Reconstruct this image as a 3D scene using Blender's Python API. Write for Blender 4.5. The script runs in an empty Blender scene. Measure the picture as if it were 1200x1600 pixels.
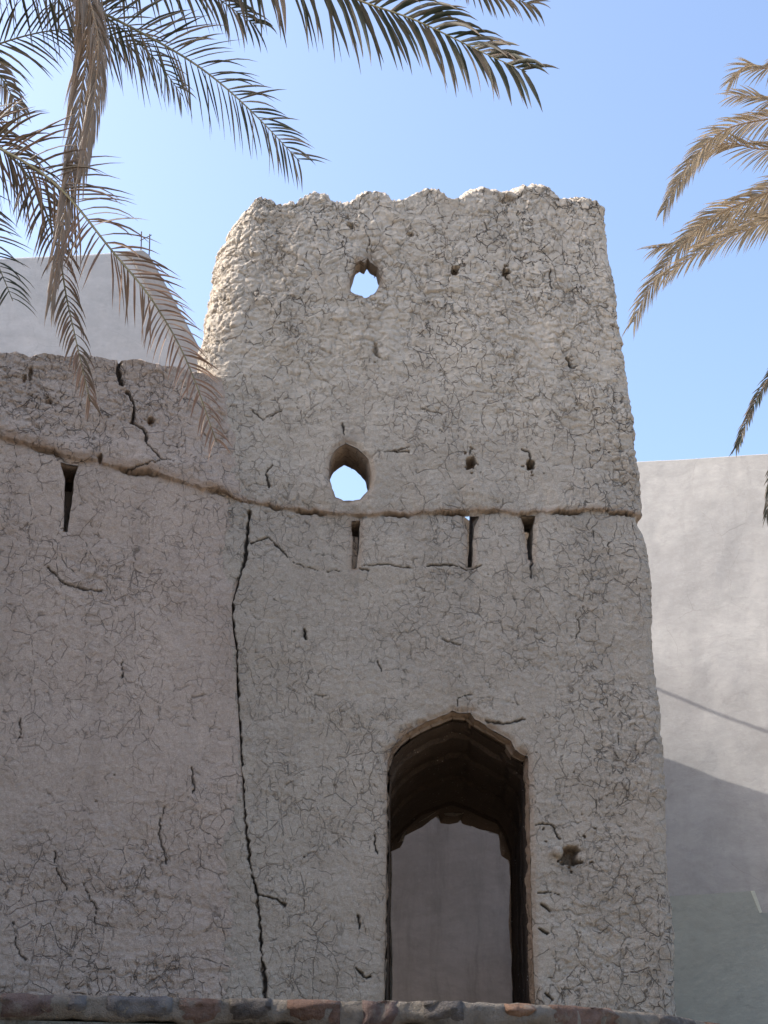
import bpy, math, random
import numpy as np
from mathutils import Matrix, Vector

random.seed(7)
RNG = np.random.default_rng(11)
SC = bpy.context.scene
COL = SC.collection
R = math.radians

# ------------------------------------------------------------------ camera
EYE = 1.6
F = 2200.0
PITCH, ROLL = R(22.2), R(0.74)
RM = Matrix.Rotation(R(90) + PITCH, 3, 'X') @ Matrix.Rotation(ROLL, 3, 'Z')
RN = np.array(RM)
CAMP = np.array((0.0, 0.0, EYE))
cam_d = bpy.data.cameras.new('camera')
cam = bpy.data.objects.new('camera', cam_d)
COL.objects.link(cam)
cam.matrix_world = Matrix.Translation((0, 0, EYE)) @ RM.to_4x4()
cam_d.sensor_fit = 'VERTICAL'
cam_d.sensor_height = 24
cam_d.sensor_width = 18
cam_d.lens = F / 1600 * 24
cam_d.clip_end = 2000
cam_d.clip_start = 0.05
SC.camera = cam


def ray(px, py):
    d = RN @ np.array(((px - 600) / F, -(py - 800) / F, -1.0))
    return d / np.linalg.norm(d)


def at_y(px, py, y):
    d = ray(px, py)
    return CAMP + d * (y / d[1])


def at_z(px, py, z):
    d = ray(px, py)
    return CAMP + d * ((z - EYE) / d[2])


class Frame:
    """vertical plane: u runs right along it, v goes into it, z is up"""
    def __init__(s, o, ang):
        s.o = np.array((o[0], o[1], 0.0))
        s.U = np.array((math.cos(ang), math.sin(ang), 0.0))
        s.V = np.array((-math.sin(ang), math.cos(ang), 0.0))

    def uz(s, px, py, off=0.0):
        d = ray(px, py)
        t = (np.dot(s.o - CAMP, s.V) + off) / np.dot(d, s.V)
        p = CAMP + d * t
        return np.array((np.dot(p - s.o, s.U), p[2]))

    def poly(s, pts, off=0.0):
        return np.array([s.uz(x, y, off) for x, y in pts])

    def world(s, u, v, z):
        u, v, z = np.broadcast_arrays(u, v, z)
        return s.o + u[..., None] * s.U + v[..., None] * s.V + z[..., None] * np.array((0, 0, 1.0))


SUN_EL = R(42)
SUN_AZ = np.array((-1.0, .035))
SUN_AZ /= np.linalg.norm(SUN_AZ)
to_sun = Vector((SUN_AZ[0] * math.cos(SUN_EL), SUN_AZ[1] * math.cos(SUN_EL), math.sin(SUN_EL)))


# ------------------------------------------------------------------ noise
def _h(ix, iy, seed):
    h = (ix.astype(np.int64) * 374761393 + iy.astype(np.int64) * 668265263 + seed * 974711) & 0xffffffff
    h = ((h ^ (h >> 13)) * 1274126177) & 0xffffffff
    h = ((h ^ (h >> 16)) * 2246822519) & 0xffffffff
    return ((h ^ (h >> 15)) & 0xffffff) / float(0xffffff)


def noise(x, y, seed=0):
    ix, iy = np.floor(x), np.floor(y)
    fx, fy = x - ix, y - iy
    def g(dx, dy):
        a = _h(ix + dx, iy + dy, seed) * 2 * np.pi
        return np.cos(a) * (fx - dx) + np.sin(a) * (fy - dy)
    sx = fx * fx * fx * (fx * (fx * 6 - 15) + 10)
    sy = fy * fy * fy * (fy * (fy * 6 - 15) + 10)
    a = g(0, 0) * (1 - sx) + g(1, 0) * sx
    b = g(0, 1) * (1 - sx) + g(1, 1) * sx
    return (a * (1 - sy) + b * sy) * 1.5


def fbm(x, y, seed=0, o=4):
    r, a, f = 0, 1.0, 1.0
    for i in range(o):
        r = r + a * noise(x * f, y * f, seed + i * 17)
        a *= .5
        f *= 2.03
    return r


def worley(x, y, seed=0):
    ix, iy = np.floor(x), np.floor(y)
    f1 = np.full(x.shape, 9.0)
    f2 = np.full(x.shape, 9.0)
    cid = np.zeros(x.shape)
    for dx in (-1, 0, 1):
        for dy in (-1, 0, 1):
            cx, cy = ix + dx, iy + dy
            px = cx + .1 + .8 * _h(cx, cy, seed)
            py = cy + .1 + .8 * _h(cx, cy, seed + 5)
            d = np.hypot(px - x, py - y)
            m = d < f1
            f2 = np.where(m, f1, np.minimum(f2, d))
            cid = np.where(m, _h(cx, cy, seed + 9), cid)
            f1 = np.where(m, d, f1)
    return f1, f2, cid


def sst(a, b, x):
    t = np.clip((x - a) / (b - a), 0, 1)
    return t * t * (3 - 2 * t)


def sdf_poly(X, Y, P):
    d = np.full(X.shape, 1e9)
    s = np.ones(X.shape)
    n = len(P)
    for i in range(n):
        a, b = P[i], P[i - 1]
        e = b - a
        wx, wy = X - a[0], Y - a[1]
        t = np.clip((wx * e[0] + wy * e[1]) / (e @ e + 1e-12), 0, 1)
        d = np.minimum(d, (wx - e[0] * t) ** 2 + (wy - e[1] * t) ** 2)
        c1 = Y >= a[1]
        c2 = Y < b[1]
        c3 = e[0] * wy > e[1] * wx
        al = (c1 & c2 & c3) | (~c1 & ~c2 & ~c3)
        s = np.where(al, -s, s)
    return s * np.sqrt(d)


def dist_line(X, Y, P):
    d = np.full(X.shape, 1e9)
    for a, b in zip(P[:-1], P[1:]):
        e = b - a
        wx, wy = X - a[0], Y - a[1]
        t = np.clip((wx * e[0] + wy * e[1]) / (e @ e + 1e-12), 0, 1)
        d = np.minimum(d, (wx - e[0] * t) ** 2 + (wy - e[1] * t) ** 2)
    return np.sqrt(d)


# ------------------------------------------------------------------ objects
def link_mesh(name, V, Fq, mat, parent=None, smooth=True, attrs=None, base=None):
    """V (n,3) world coordinates, Fq list/array of faces (all quads/tris or mixed list)"""
    V = np.asarray(V, dtype=np.float32)
    if parent is not None:
        V = V - np.array(parent.location, dtype=np.float32)
    elif base is not None:
        V = V - np.array(base, dtype=np.float32)
    me = bpy.data.meshes.new(name)
    if isinstance(Fq, np.ndarray):
        k = Fq.shape[1]
        nf = len(Fq)
        loops = Fq.reshape(-1).astype(np.int32)
        starts = (np.arange(nf) * k).astype(np.int32)
    else:
        loops = np.array([i for f in Fq for i in f], dtype=np.int32)
        ln = np.array([len(f) for f in Fq])
        starts = np.concatenate(([0], np.cumsum(ln)[:-1])).astype(np.int32)
        nf = len(Fq)
    me.vertices.add(len(V))
    me.vertices.foreach_set('co', V.reshape(-1))
    me.loops.add(len(loops))
    me.loops.foreach_set('vertex_index', loops)
    me.polygons.add(nf)
    me.polygons.foreach_set('loop_start', starts)
    me.polygons.foreach_set('use_smooth', np.full(nf, smooth))
    me.update(calc_edges=True)
    me.validate()
    for k, a in (attrs or {}).items():
        at = me.attributes.new(k, 'FLOAT', 'POINT')
        at.data.foreach_set('value', np.asarray(a, dtype=np.float32))
    me.materials.append(mat)
    o = bpy.data.objects.new(name, me)
    COL.objects.link(o)
    if parent is not None:
        o.parent = parent
    elif base is not None:
        o.location = base
    return o


def compact(V, Fq, attrs):
    used = np.unique(Fq)
    mp = np.full(len(V), -1)
    mp[used] = np.arange(len(used))
    return V[used], mp[Fq], {k: a[used] for k, a in attrs.items()}


def thing(name, label, cat, loc, group=None):
    o = bpy.data.objects.new(name, None)
    o.empty_display_size = .3
    COL.objects.link(o)
    o.location = loc
    o['label'] = label
    o['category'] = cat
    if group:
        o['group'] = group
    return o


class MB:
    def __init__(s):
        s.v, s.f, s.a = [], [], []

    def add(s, V, Fs, a=0.0):
        n = len(s.v)
        s.v += [tuple(p) for p in V]
        s.f += [tuple(i + n for i in f) for f in Fs]
        s.a += [a] * len(V)

    def prism(s, P, Q, a=0.0):
        n = len(P)
        V = list(P) + list(Q)
        Fs = [tuple(range(n))[::-1], tuple(range(n, 2 * n))]
        for i in range(n):
            j = (i + 1) % n
            Fs.append((i, j, n + j, n + i))
        s.add(V, Fs, a)

    def tube(s, pts, rad, k=8, a=0.0):
        pts = [np.array(p, float) for p in pts]
        V, Fs = [], []
        for i, p in enumerate(pts):
            t = pts[min(i + 1, len(pts) - 1)] - pts[max(i - 1, 0)]
            t = t / (np.linalg.norm(t) + 1e-9)
            r = np.cross(t, (0.13, .31, .9))
            r /= np.linalg.norm(r)
            b = np.cross(t, r)
            q = rad[i] if hasattr(rad, '__len__') else rad
            for j in range(k):
                an = 2 * math.pi * j / k
                V.append(p + q * (math.cos(an) * r + math.sin(an) * b))
        for i in range(len(pts) - 1):
            for j in range(k):
                m = (j + 1) % k
                Fs.append((i * k + j, i * k + m, (i + 1) * k + m, (i + 1) * k + j))
        Fs.append(tuple(range(k))[::-1])
        Fs.append(tuple((len(pts) - 1) * k + j for j in range(k)))
        s.add(V, Fs, a)

    def build(s, name, mat, parent=None, smooth=False, attr=None, base=None):
        return link_mesh(name, np.array(s.v), s.f, mat, parent, smooth,
                         {attr: s.a} if attr else None, base)


# ------------------------------------------------------------------ materials
class NT:
    def __init__(s, name):
        s.m = bpy.data.materials.new(name)
        s.m.use_nodes = True
        s.t = s.m.node_tree
        s.t.nodes.clear()
        s.out = s.t.nodes.new('ShaderNodeOutputMaterial')
        s.co = s.t.nodes.new('ShaderNodeTexCoord').outputs['Object']

    def n(s, typ, **kw):
        nd = s.t.nodes.new(typ)
        for k, v in kw.items():
            setattr(nd, k, v)
        return nd

    def l(s, a, b):
        s.t.links.new(a, b)

    def setin(s, nd, key, v):
        if isinstance(v, bpy.types.NodeSocket):
            s.l(v, nd.inputs[key])
        else:
            nd.inputs[key].default_value = v

    def math(s, op, a, b=0.0, c=None, clamp=False):
        nd = s.n('ShaderNodeMath', operation=op, use_clamp=clamp)
        s.setin(nd, 0, a)
        s.setin(nd, 1, b)
        if c is not None:
            s.setin(nd, 2, c)
        return nd.outputs[0]

    def noise(s, scale, detail=4, rough=.55, vec=None, dist=0.0):
        nd = s.n('ShaderNodeTexNoise')
        s.l(vec or s.co, nd.inputs['Vector'])
        nd.inputs['Scale'].default_value = scale
        nd.inputs['Detail'].default_value = detail
        nd.inputs['Roughness'].default_value = rough
        nd.inputs['Distortion'].default_value = dist
        return nd.outputs['Fac']

    def mapping(s, scale, vec=None):
        nd = s.n('ShaderNodeMapping')
        s.l(vec or s.co, nd.inputs['Vector'])
        nd.inputs['Scale'].default_value = scale
        return nd.outputs['Vector']

    def warp(s, amp, scale, vec=None):
        nz = s.n('ShaderNodeTexNoise')
        s.l(vec or s.co, nz.inputs['Vector'])
        nz.inputs['Scale'].default_value = scale
        nz.inputs['Detail'].default_value = 3
        sub = s.n('ShaderNodeVectorMath', operation='SUBTRACT')
        s.l(nz.outputs['Color'], sub.inputs[0])
        sub.inputs[1].default_value = (.5, .5, .5)
        sc = s.n('ShaderNodeVectorMath', operation='SCALE')
        s.l(sub.outputs[0], sc.inputs[0])
        sc.inputs['Scale'].default_value = amp
        ad = s.n('ShaderNodeVectorMath', operation='ADD')
        s.l(vec or s.co, ad.inputs[0])
        s.l(sc.outputs[0], ad.inputs[1])
        return ad.outputs[0]

    def ramp(s, fac, a, b, lo=0.0, hi=1.0):
        """smooth map range"""
        nd = s.n('ShaderNodeMapRange', interpolation_type='SMOOTHSTEP')
        s.setin(nd, 0, fac)
        nd.inputs[1].default_value = a
        nd.inputs[2].default_value = b
        nd.inputs[3].default_value = lo
        nd.inputs[4].default_value = hi
        return nd.outputs[0]

    def mix(s, fac, a, b, mode='MIX'):
        nd = s.n('ShaderNodeMix', data_type='RGBA', blend_type=mode)
        s.setin(nd, 0, fac)
        for key, v in ((6, a), (7, b)):
            if isinstance(v, bpy.types.NodeSocket):
                s.l(v, nd.inputs[key])
            else:
                nd.inputs[key].default_value = (*v, 1)
        return nd.outputs[2]

    def attr(s, name):
        nd = s.n('ShaderNodeAttribute', attribute_name=name)
        return nd.outputs['Fac']

    def crack(s, vec, scale, width, seedscale=1.3, th=.5, soft=.12):
        vo = s.n('ShaderNodeTexVoronoi', feature='DISTANCE_TO_EDGE')
        s.l(vec, vo.inputs['Vector'])
        vo.inputs['Scale'].default_value = scale
        line = s.ramp(vo.outputs['Distance'], 0.0, width, 1.0, 0.0)
        msk = s.ramp(s.noise(seedscale, 3, .6), th - soft, th + soft)
        return s.math('MULTIPLY', line, msk)

    def finish(s, col, rough=.9, bump=None, bdist=.01, bstr=1.0, spec=.15):
        b = s.n('ShaderNodeBsdfPrincipled')
        if isinstance(col, bpy.types.NodeSocket):
            s.l(col, b.inputs['Base Color'])
        else:
            b.inputs['Base Color'].default_value = (*col, 1)
        s.setin(b, 'Roughness', rough)
        b.inputs['Specular IOR Level'].default_value = spec
        if bump is not None:
            bp = s.n('ShaderNodeBump')
            bp.inputs['Distance'].default_value = bdist
            bp.inputs['Strength'].default_value = bstr
            s.l(bump, bp.inputs['Height'])
            s.l(bp.outputs[0], b.inputs['Normal'])
        s.l(b.outputs[0], s.out.inputs[0])
        return s.m


def mud(name, A, B, earth_col):
    s = NT(name)
    big = s.noise(.7, 5, .6)
    med = s.noise(5, 5, .65)
    fine = s.noise(45, 4, .7)
    grit = s.noise(150, 2, .6)
    col = s.mix(s.ramp(big, .32, .68), A, B)
    col = s.mix(s.ramp(med, .3, .75, .0, .45), col, tuple(c * .80 for c in A))
    col = s.mix(s.ramp(fine, .35, .7, .0, .30), col, tuple(c * 1.18 for c in B))
    col = s.mix(s.ramp(s.noise(110, 3, .7), .36, .64, .0, .5), col, tuple(c * .68 for c in A))
    col = s.mix(s.ramp(s.noise(60, 4, .75, s.mapping((1, 1, 1.6))), .54, .66, .0, .35), col, tuple(c * 1.30 for c in B))
    # chopped straw and small pebbles in the plaster
    vo = s.n('ShaderNodeTexVoronoi', feature='F1')
    s.l(s.mapping((1, 1, 1.3), s.warp(.03, 20)), vo.inputs['Vector'])
    vo.inputs['Scale'].default_value = 34
    peb = s.math('MULTIPLY', s.ramp(vo.outputs['Distance'], .10, .26, 1, 0), s.ramp(s.noise(9, 2), .56, .64))
    col = s.mix(s.math('MULTIPLY', peb, .6), col, (.50, .45, .38))
    col = s.mix(s.attr('pale'), col, tuple(c * 1.42 for c in B))  # mud tone by height imitates more light reaching the upper wall
    col = s.mix(s.math('MULTIPLY', s.attr('stain'), s.ramp(s.noise(14, 4, .6, s.mapping((1, 1, .3))), .3, .6), clamp=True), col, tuple(c * .45 for c in A))
    streak = s.noise(1, 4, .6, s.mapping((5, 5, .5)))
    col = s.mix(s.ramp(streak, .45, .75, 0, .38), col, tuple(c * .70 for c in A))
    w = s.warp(.16, 3.5)
    w = s.warp(.018, 22, w)
    c1 = s.crack(s.mapping((1, 1, .72), w), 6.2, .028, 1.6, .46, .08)
    c2 = s.crack(s.mapping((1.1, 1.1, .8), w), 12.5, .044, 2.2, .47, .08)
    c3 = s.crack(s.mapping((1, 1, 1.1), w), 25, .055, 3.1, .50, .10)
    ck = s.math('MAXIMUM', s.math('MULTIPLY', c1, 1.0), s.math('MAXIMUM', s.math('MULTIPLY', c2, .85), s.math('MULTIPLY', c3, .45)))
    zone = s.ramp(s.noise(.75, 4, .6), .38, .54, .68, 1.0)
    ck = s.math('MULTIPLY', ck, zone)
    ck = s.math('MULTIPLY', ck, s.ramp(s.noise(17, 3, .6), .38, .54))
    ck = s.math('MULTIPLY', ck, s.math('ADD', .42, s.math('MULTIPLY', s.attr('rough'), .75), clamp=True))
    earth = s.attr('earth')
    col = s.mix(s.math('MULTIPLY', earth, s.ramp(fine, .2, .7, .6, 1), clamp=True), col, earth_col)
    deep = s.math('MAXIMUM', s.math('MULTIPLY', ck, .95), s.attr('cleft'))
    col = s.mix(deep, col, (.045, .036, .030))  # dark crack colour stands in for shade the bump cannot cast
    fl = s.n('ShaderNodeTexVoronoi', feature='F1')
    s.l(s.mapping((1, 1, 1.5), s.warp(.03, 26, w)), fl.inputs['Vector'])
    fl.inputs['Scale'].default_value = 30
    fl2 = s.n('ShaderNodeTexVoronoi', feature='F1')
    s.l(s.mapping((1, 1, 1.4), s.warp(.02, 40, w)), fl2.inputs['Vector'])
    fl2.inputs['Scale'].default_value = 75
    sep = s.n('ShaderNodeSeparateColor')
    s.l(fl.outputs['Color'], sep.inputs[0])
    sep2 = s.n('ShaderNodeSeparateColor')
    s.l(fl2.outputs['Color'], sep2.inputs[0])
    flake = s.math('MULTIPLY', s.math('ADD', s.math('MULTIPLY', sep.outputs[0], .55), s.math('MULTIPLY', sep2.outputs[0], .30)), s.math('ADD', .25, s.attr('rough'), clamp=True))
    h = s.math('ADD', s.math('MULTIPLY', fine, .40), s.math('MULTIPLY', grit, .30))
    h = s.math('ADD', h, flake)
    h = s.math('ADD', h, s.math('MULTIPLY', s.noise(18, 4, .6), .4))
    h = s.math('ADD', h, s.math('MULTIPLY', peb, .35))
    h = s.math('SUBTRACT', h, s.math('MULTIPLY', ck, 1.0))
    return s.finish(col, .95, h, .012, .9, .05)


MUD_T = mud('tower_mud', (.394, .337, .272), (.463, .401, .326), (.32, .225, .155))
MUD_H = mud('house_mud', (.452, .362, .294), (.522, .422, .343), (.34, .235, .16))


def plaster(name, A, B, streak=.35, scale=1.0, bd=.006):
    s = NT(name)
    big = s.noise(.6 * scale, 6, .62, dist=.4)
    st = s.noise(1, 6, .68, s.mapping((4.2, 4.2, .35), s.warp(.15, 2)))
    fine = s.noise(22, 4, .7)
    col = s.mix(s.ramp(big, .33, .67), A, B)
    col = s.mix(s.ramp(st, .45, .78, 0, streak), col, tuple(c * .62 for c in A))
    col = s.mix(s.ramp(s.noise(2.7, 5, .7), .48, .72, 0, .5), col, tuple(c * .74 for c in B))
    col = s.mix(s.ramp(s.noise(.9, 6, .7, s.mapping((1, 1, .45))), .50, .62, 0, .4), col, tuple(c * 1.12 for c in B))
    col = s.mix(s.ramp(fine, .4, .75, 0, .25), col, tuple(min(c * 1.15, .9) for c in B))
    tw = s.noise(1, 7, .68, s.mapping((3.2, 3.2, 9), s.warp(.5, 1.1)))
    col = s.mix(s.ramp(tw, .40, .62, 0, .30), col, tuple(c * .82 for c in A))
    sp = s.noise(7, 8, .75)
    col = s.mix(s.ramp(sp, .54, .70, 0, .35), col, tuple(c * .70 for c in A))
    hc = s.crack(s.mapping((1, 1, .8), s.warp(.25, 1.7)), 1.7, .006, .8, .56, .08)
    col = s.mix(s.math('MULTIPLY', hc, .35), col, tuple(c * .4 for c in A))
    h = s.math('ADD', s.math('MULTIPLY', fine, .4), s.math('ADD', s.math('MULTIPLY', tw, .8), s.math('MULTIPLY', s.noise(4, 5, .6), 1.2)))
    return s.finish(col, .9, h, bd, .8, .1)


PL_BG = plaster('pale_plaster', (.355, .338, .32), (.42, .40, .375), .3)
PL_LEFT = plaster('grey_plaster', (.455, .442, .425), (.515, .50, .48), .2)
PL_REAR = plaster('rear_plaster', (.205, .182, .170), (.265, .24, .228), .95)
PL_LOW = plaster('low_wall_plaster', (.325, .315, .265), (.36, .35, .298), .12, .7, .004)
PL_CREAM = plaster('cream_plaster', (.52, .50, .40), (.58, .56, .46), .1)  # paler cream tone for the sloping end of the low wall


def sand():
    s = NT('sandy_earth')
    col = s.mix(s.ramp(s.noise(.25, 6, .6), .3, .7), (.39, .325, .245), (.46, .385, .30))
    col = s.mix(s.ramp(s.noise(30, 4, .7), .45, .7, 0, .5), col, (.30, .245, .18))
    return s.finish(col, .95, s.noise(18, 5, .7), .03, .8, .05)


SAND = sand()


def simple(name, A, B, sc=20, rough=.85, bd=.004, stretch=(1, 1, 1)):
    s = NT(name)
    v = s.mapping(stretch)
    f = s.noise(sc, 5, .65, v)
    col = s.mix(s.ramp(f, .3, .7), A, B)
    return s.finish(col, rough, s.noise(sc * 2.2, 4, .7, v), bd, .9, .2)


def rock(name, A, B, C):
    s = NT(name)
    w = s.warp(.06, 9)
    f = s.noise(9, 6, .65, w)
    col = s.mix(s.ramp(f, .3, .65), A, B)
    dust = s.ramp(s.noise(16, 5, .7), .50, .66, 0, .75)
    col = s.mix(dust, col, C)
    return s.finish(col, .9, s.math('ADD', s.noise(24, 7, .75), s.math('MULTIPLY', s.noise(90, 4, .7), .35)), .03, 1.0, .05)


MORT = (.25, .212, .172)
ST_PURPLE = rock('purple_grey_stone', (.135, .09, .078), (.20, .145, .125), MORT)
ST_RUST = rock('rust_stone', (.175, .108, .08), (.225, .148, .115), MORT)
ST_BLUE = rock('blue_grey_stone', (.105, .09, .08), (.165, .145, .13), MORT)
ST_ORANGE = rock('orange_stone', (.26, .155, .10), (.30, .185, .125), MORT)
ST_GREY = rock('grey_stone', (.15, .135, .13), (.21, .195, .185), MORT)
MORTAR = rock('mortar', (.215, .18, .143), (.27, .23, .185), (.155, .13, .10))
RUBBLE = rock('rubble_wall', (.25, .23, .17), (.34, .31, .25), (.20, .17, .13))
BRICK = mud('old_mud_brick', (.27, .20, .145), (.32, .24, .175), (.24, .165, .11))
VAULT = mud('dark_vault', (.085, .062, .048), (.12, .09, .068), (.09, .065, .05))  # passage lining, much darker than the wall mud
STEEL = simple('rusty_rod', (.06, .045, .04), (.10, .07, .055), 30)
WOOD = simple('weathered_wood', (.22, .17, .13), (.30, .25, .20), 12, stretch=(4, 4, .5))


def leaf(name, green, dry, tip):
    s = NT(name)
    a = s.attr('dry')
    rnd = s.noise(6, 3, .6)
    col = s.mix(s.math('ADD', a, s.ramp(rnd, .3, .8, -.15, .25), clamp=True), green, dry)
    col = s.mix(s.math('MULTIPLY', s.attr('tip'), .8, clamp=True), col, tip)
    d = s.n('ShaderNodeBsdfPrincipled')
    s.l(col, d.inputs['Base Color'])
    d.inputs['Roughness'].default_value = .5
    d.inputs['Specular IOR Level'].default_value = .35
    t = s.n('ShaderNodeBsdfTranslucent')
    s.l(col, t.inputs['Color'])
    mx = s.n('ShaderNodeMixShader')
    mx.inputs[0].default_value = .3
    s.l(d.outputs[0], mx.inputs[1])
    s.l(t.outputs[0], mx.inputs[2])
    s.l(mx.outputs[0], s.out.inputs[0])
    return s.m


LEAF = leaf('palm_leaflet', (.055, .062, .036), (.36, .265, .185), (.25, .155, .10))
LEAF_R = leaf('dry_palm_leaflet', (.15, .125, .085), (.47, .37, .25), (.34, .24, .16))
LEAF_RUST = leaf('rusty_palm_leaflet', (.070, .066, .036), (.29, .175, .11), (.24, .14, .09))
RACHIS = simple('frond_stalk', (.17, .15, .08), (.26, .22, .13), 9)
RACHIS_DRY = simple('dry_frond_stalk', (.30, .20, .12), (.42, .31, .20), 9)
BARK = simple('palm_bark', (.14, .10, .075), (.26, .20, .15), 14, bd=.02)


# ------------------------------------------------------------------ the mud surface
def mud_relief(s, z, rough, seed):
    """relief of hand laid mud plaster (metres, outward) and the clefts between clods"""
    ws = s + .06 * fbm(s * 3.1, z * 3.1, seed + 1, 3) + .012 * noise(s * 19, z * 19, seed + 2)
    wz = z + .06 * fbm(s * 3.1 + 40, z * 3.1 - 9, seed + 3, 3) + .012 * noise(s * 19 + 7, z * 19, seed + 4)
    d = .026 * fbm(s * .9, z * .9, seed + 5, 2) + (.005 + .010 * rough) * fbm(s * 3.5, z * 4.5, seed + 6, 3)
    # lifts: soft horizontal lines where one day's mud met the next
    lift = z * 2.6 + .35 * fbm(s * .8, z * .5, seed + 7, 2)
    fr = lift - np.floor(lift)
    d -= .010 * rough * np.exp(-(np.minimum(fr, 1 - fr) / .05) ** 2) * sst(-.1, .25, noise(s * 1.7, z * 2.6, seed + 8))
    wx, wy = ws + .022 * fbm(s * 13, z * 15, seed + 20, 3), wz + .016 * fbm(s * 13 + 5, z * 15, seed + 21, 3)
    d += rough * (0.006 * fbm(s * 7, z * 12, seed + 22, 3) + .0040 * fbm(s * 21, z * 30, seed + 23, 3))
    f1, f2, c = worley(wx * 7.5, wy * 11.0, seed + 10)
    e = f2 - f1
    m1 = sst(-.25, .35, noise(s * 1.3, z * 1.3, seed + 11) + 1.3 * (rough - .55))
    d += m1 * rough * (.012 * sst(0, .35, e) - .006 + .020 * (c - .5))
    cl = m1 * (1 - sst(.0, .10, e)) * sst(-.10, .25, noise(s * 5, z * 5, seed + 12))
    d -= .011 * cl * (.35 + .65 * rough)
    f1, f2, c = worley(wx * 18, wy * 26, seed + 13)
    e = f2 - f1
    m2 = sst(-.1, .4, noise(s * 1.9 + 3, z * 1.9, seed + 14) + 1.3 * (rough - .6))
    d += m2 * rough * (.006 * sst(0, .4, e) - .003 + .008 * (c - .5))
    # horizontal flakes
    f1, f2, c = worley(wx * 3.2, wy * 13, seed + 24)
    d += rough * .012 * (c - .5) * sst(.0, .12, f2 - f1)
    # long drying cracks, taller than wide
    f1, f2, c = worley(ws * 5.2, wz * 3.6, seed + 15)
    e = f2 - f1
    m3 = sst(-.05, .22, noise(s * 2.3, z * 2.3, seed + 16)) * sst(-.3, .2, noise(s * 9, z * 9, seed + 17))
    k3 = m3 * (1 - sst(.0, .032, e))
    d -= .010 * k3
    d += (.0035 + .004 * rough) * fbm(s * 26, z * 26, seed + 18, 3)
    return d, np.clip(0.40 * cl * rough + .6 * k3, 0, 1)


class Shell:
    """grid of columns x rows turned into a mud wall; openings are cut and lined with a tunnel"""
    def __init__(s):
        s.V, s.Fs, s.at = [], [], {'rough': [], 'earth': [], 'cleft': [], 'pale': [], 'stain': []}
        s.n = 0

    def grid(s, P, keep, at):
        nr, nc = P.shape[:2]
        idx = np.arange(nr * nc).reshape(nr, nc) + s.n
        q = np.stack((idx[:-1, :-1], idx[:-1, 1:], idx[1:, 1:], idx[1:, :-1]), -1)
        s.V.append(P.reshape(-1, 3))
        for k in s.at:
            s.at[k].append(np.broadcast_to(at.get(k, 0.0), (nr, nc)).reshape(-1).astype(float))
        s.n += nr * nc
        s.Fs.append(q[keep] if keep is not None else q.reshape(-1, 4))
        return idx

    def done(s):
        return np.concatenate(s.V), np.concatenate(s.Fs), {k: np.concatenate(v) for k, v in s.at.items()}


def snap(U, Z, polys):
    """remove cells inside the polygons, move the rim on to the outline"""
    keep = np.ones((U.shape[0] - 1, U.shape[1] - 1), bool)
    near = np.full(U.shape, 9.0)
    U, Z = U.copy(), Z.copy()
    rims = []
    for P in polys:
        lo, hi = P.min(0) - .15, P.max(0) + .15
        m = (U > lo[0]) & (U < hi[0]) & (Z > lo[1]) & (Z < hi[1])
        r = np.where(m.any(1))[0]
        c = np.where(m.any(0))[0]
        if not len(r):
            rims.append(None)
            continue
        sl = (slice(r[0], r[-1] + 1), slice(c[0], c[-1] + 1))
        u, z = U[sl], Z[sl]
        f = lambda a, b: sdf_poly(a, b, P) + .005 * fbm(a * 12, b * 12, 77, 4)
        d = f(u, z)
        cd = (d[:-1, :-1] + d[1:, :-1] + d[1:, 1:] + d[:-1, 1:]) / 4
        rem = cd < 0
        k = keep[sl[0].start:sl[0].stop - 1, sl[1].start:sl[1].stop - 1]
        k &= ~rem
        vr = np.zeros(d.shape, bool)
        vk = np.zeros(d.shape, bool)
        for dy in (0, 1):
            for dx in (0, 1):
                v = (slice(dy, d.shape[0] - 1 + dy), slice(dx, d.shape[1] - 1 + dx))
                vr[v] |= rem
                vk[v] |= ~rem
        b = vr & vk
        for it in range(2):
            d0 = f(u, z)
            gx = (f(u + .002, z) - d0) / .002
            gz = (f(u, z + .002) - d0) / .002
            g2 = gx * gx + gz * gz + 1e-6
            st = np.where(b, np.clip(d0 / np.sqrt(g2), -.012, .012), 0)
            u = u - st * gx / np.sqrt(g2)
            z = z - st * gz / np.sqrt(g2)
        U[sl], Z[sl] = u, z
        near[sl] = np.minimum(near[sl], d)
        # rim edges as pairs of grid indices
        ed = []
        rr, cc = np.where(rem)
        H, W = rem.shape
        for i, j in zip(rr, cc):
            if i == 0 or not rem[i - 1, j]:
                ed.append(((i, j), (i, j + 1)))
            if i == H - 1 or not rem[i + 1, j]:
                ed.append(((i + 1, j + 1), (i + 1, j)))
            if j == 0 or not rem[i, j - 1]:
                ed.append(((i + 1, j), (i, j)))
            if j == W - 1 or not rem[i, j + 1]:
                ed.append(((i, j + 1), (i + 1, j + 1)))
        r0, c0 = sl[0].start, sl[1].start
        rims.append([((a[0] + r0, a[1] + c0), (b_[0] + r0, b_[1] + c0)) for a, b_ in ed])
    return U, Z, keep, near, rims


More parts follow.
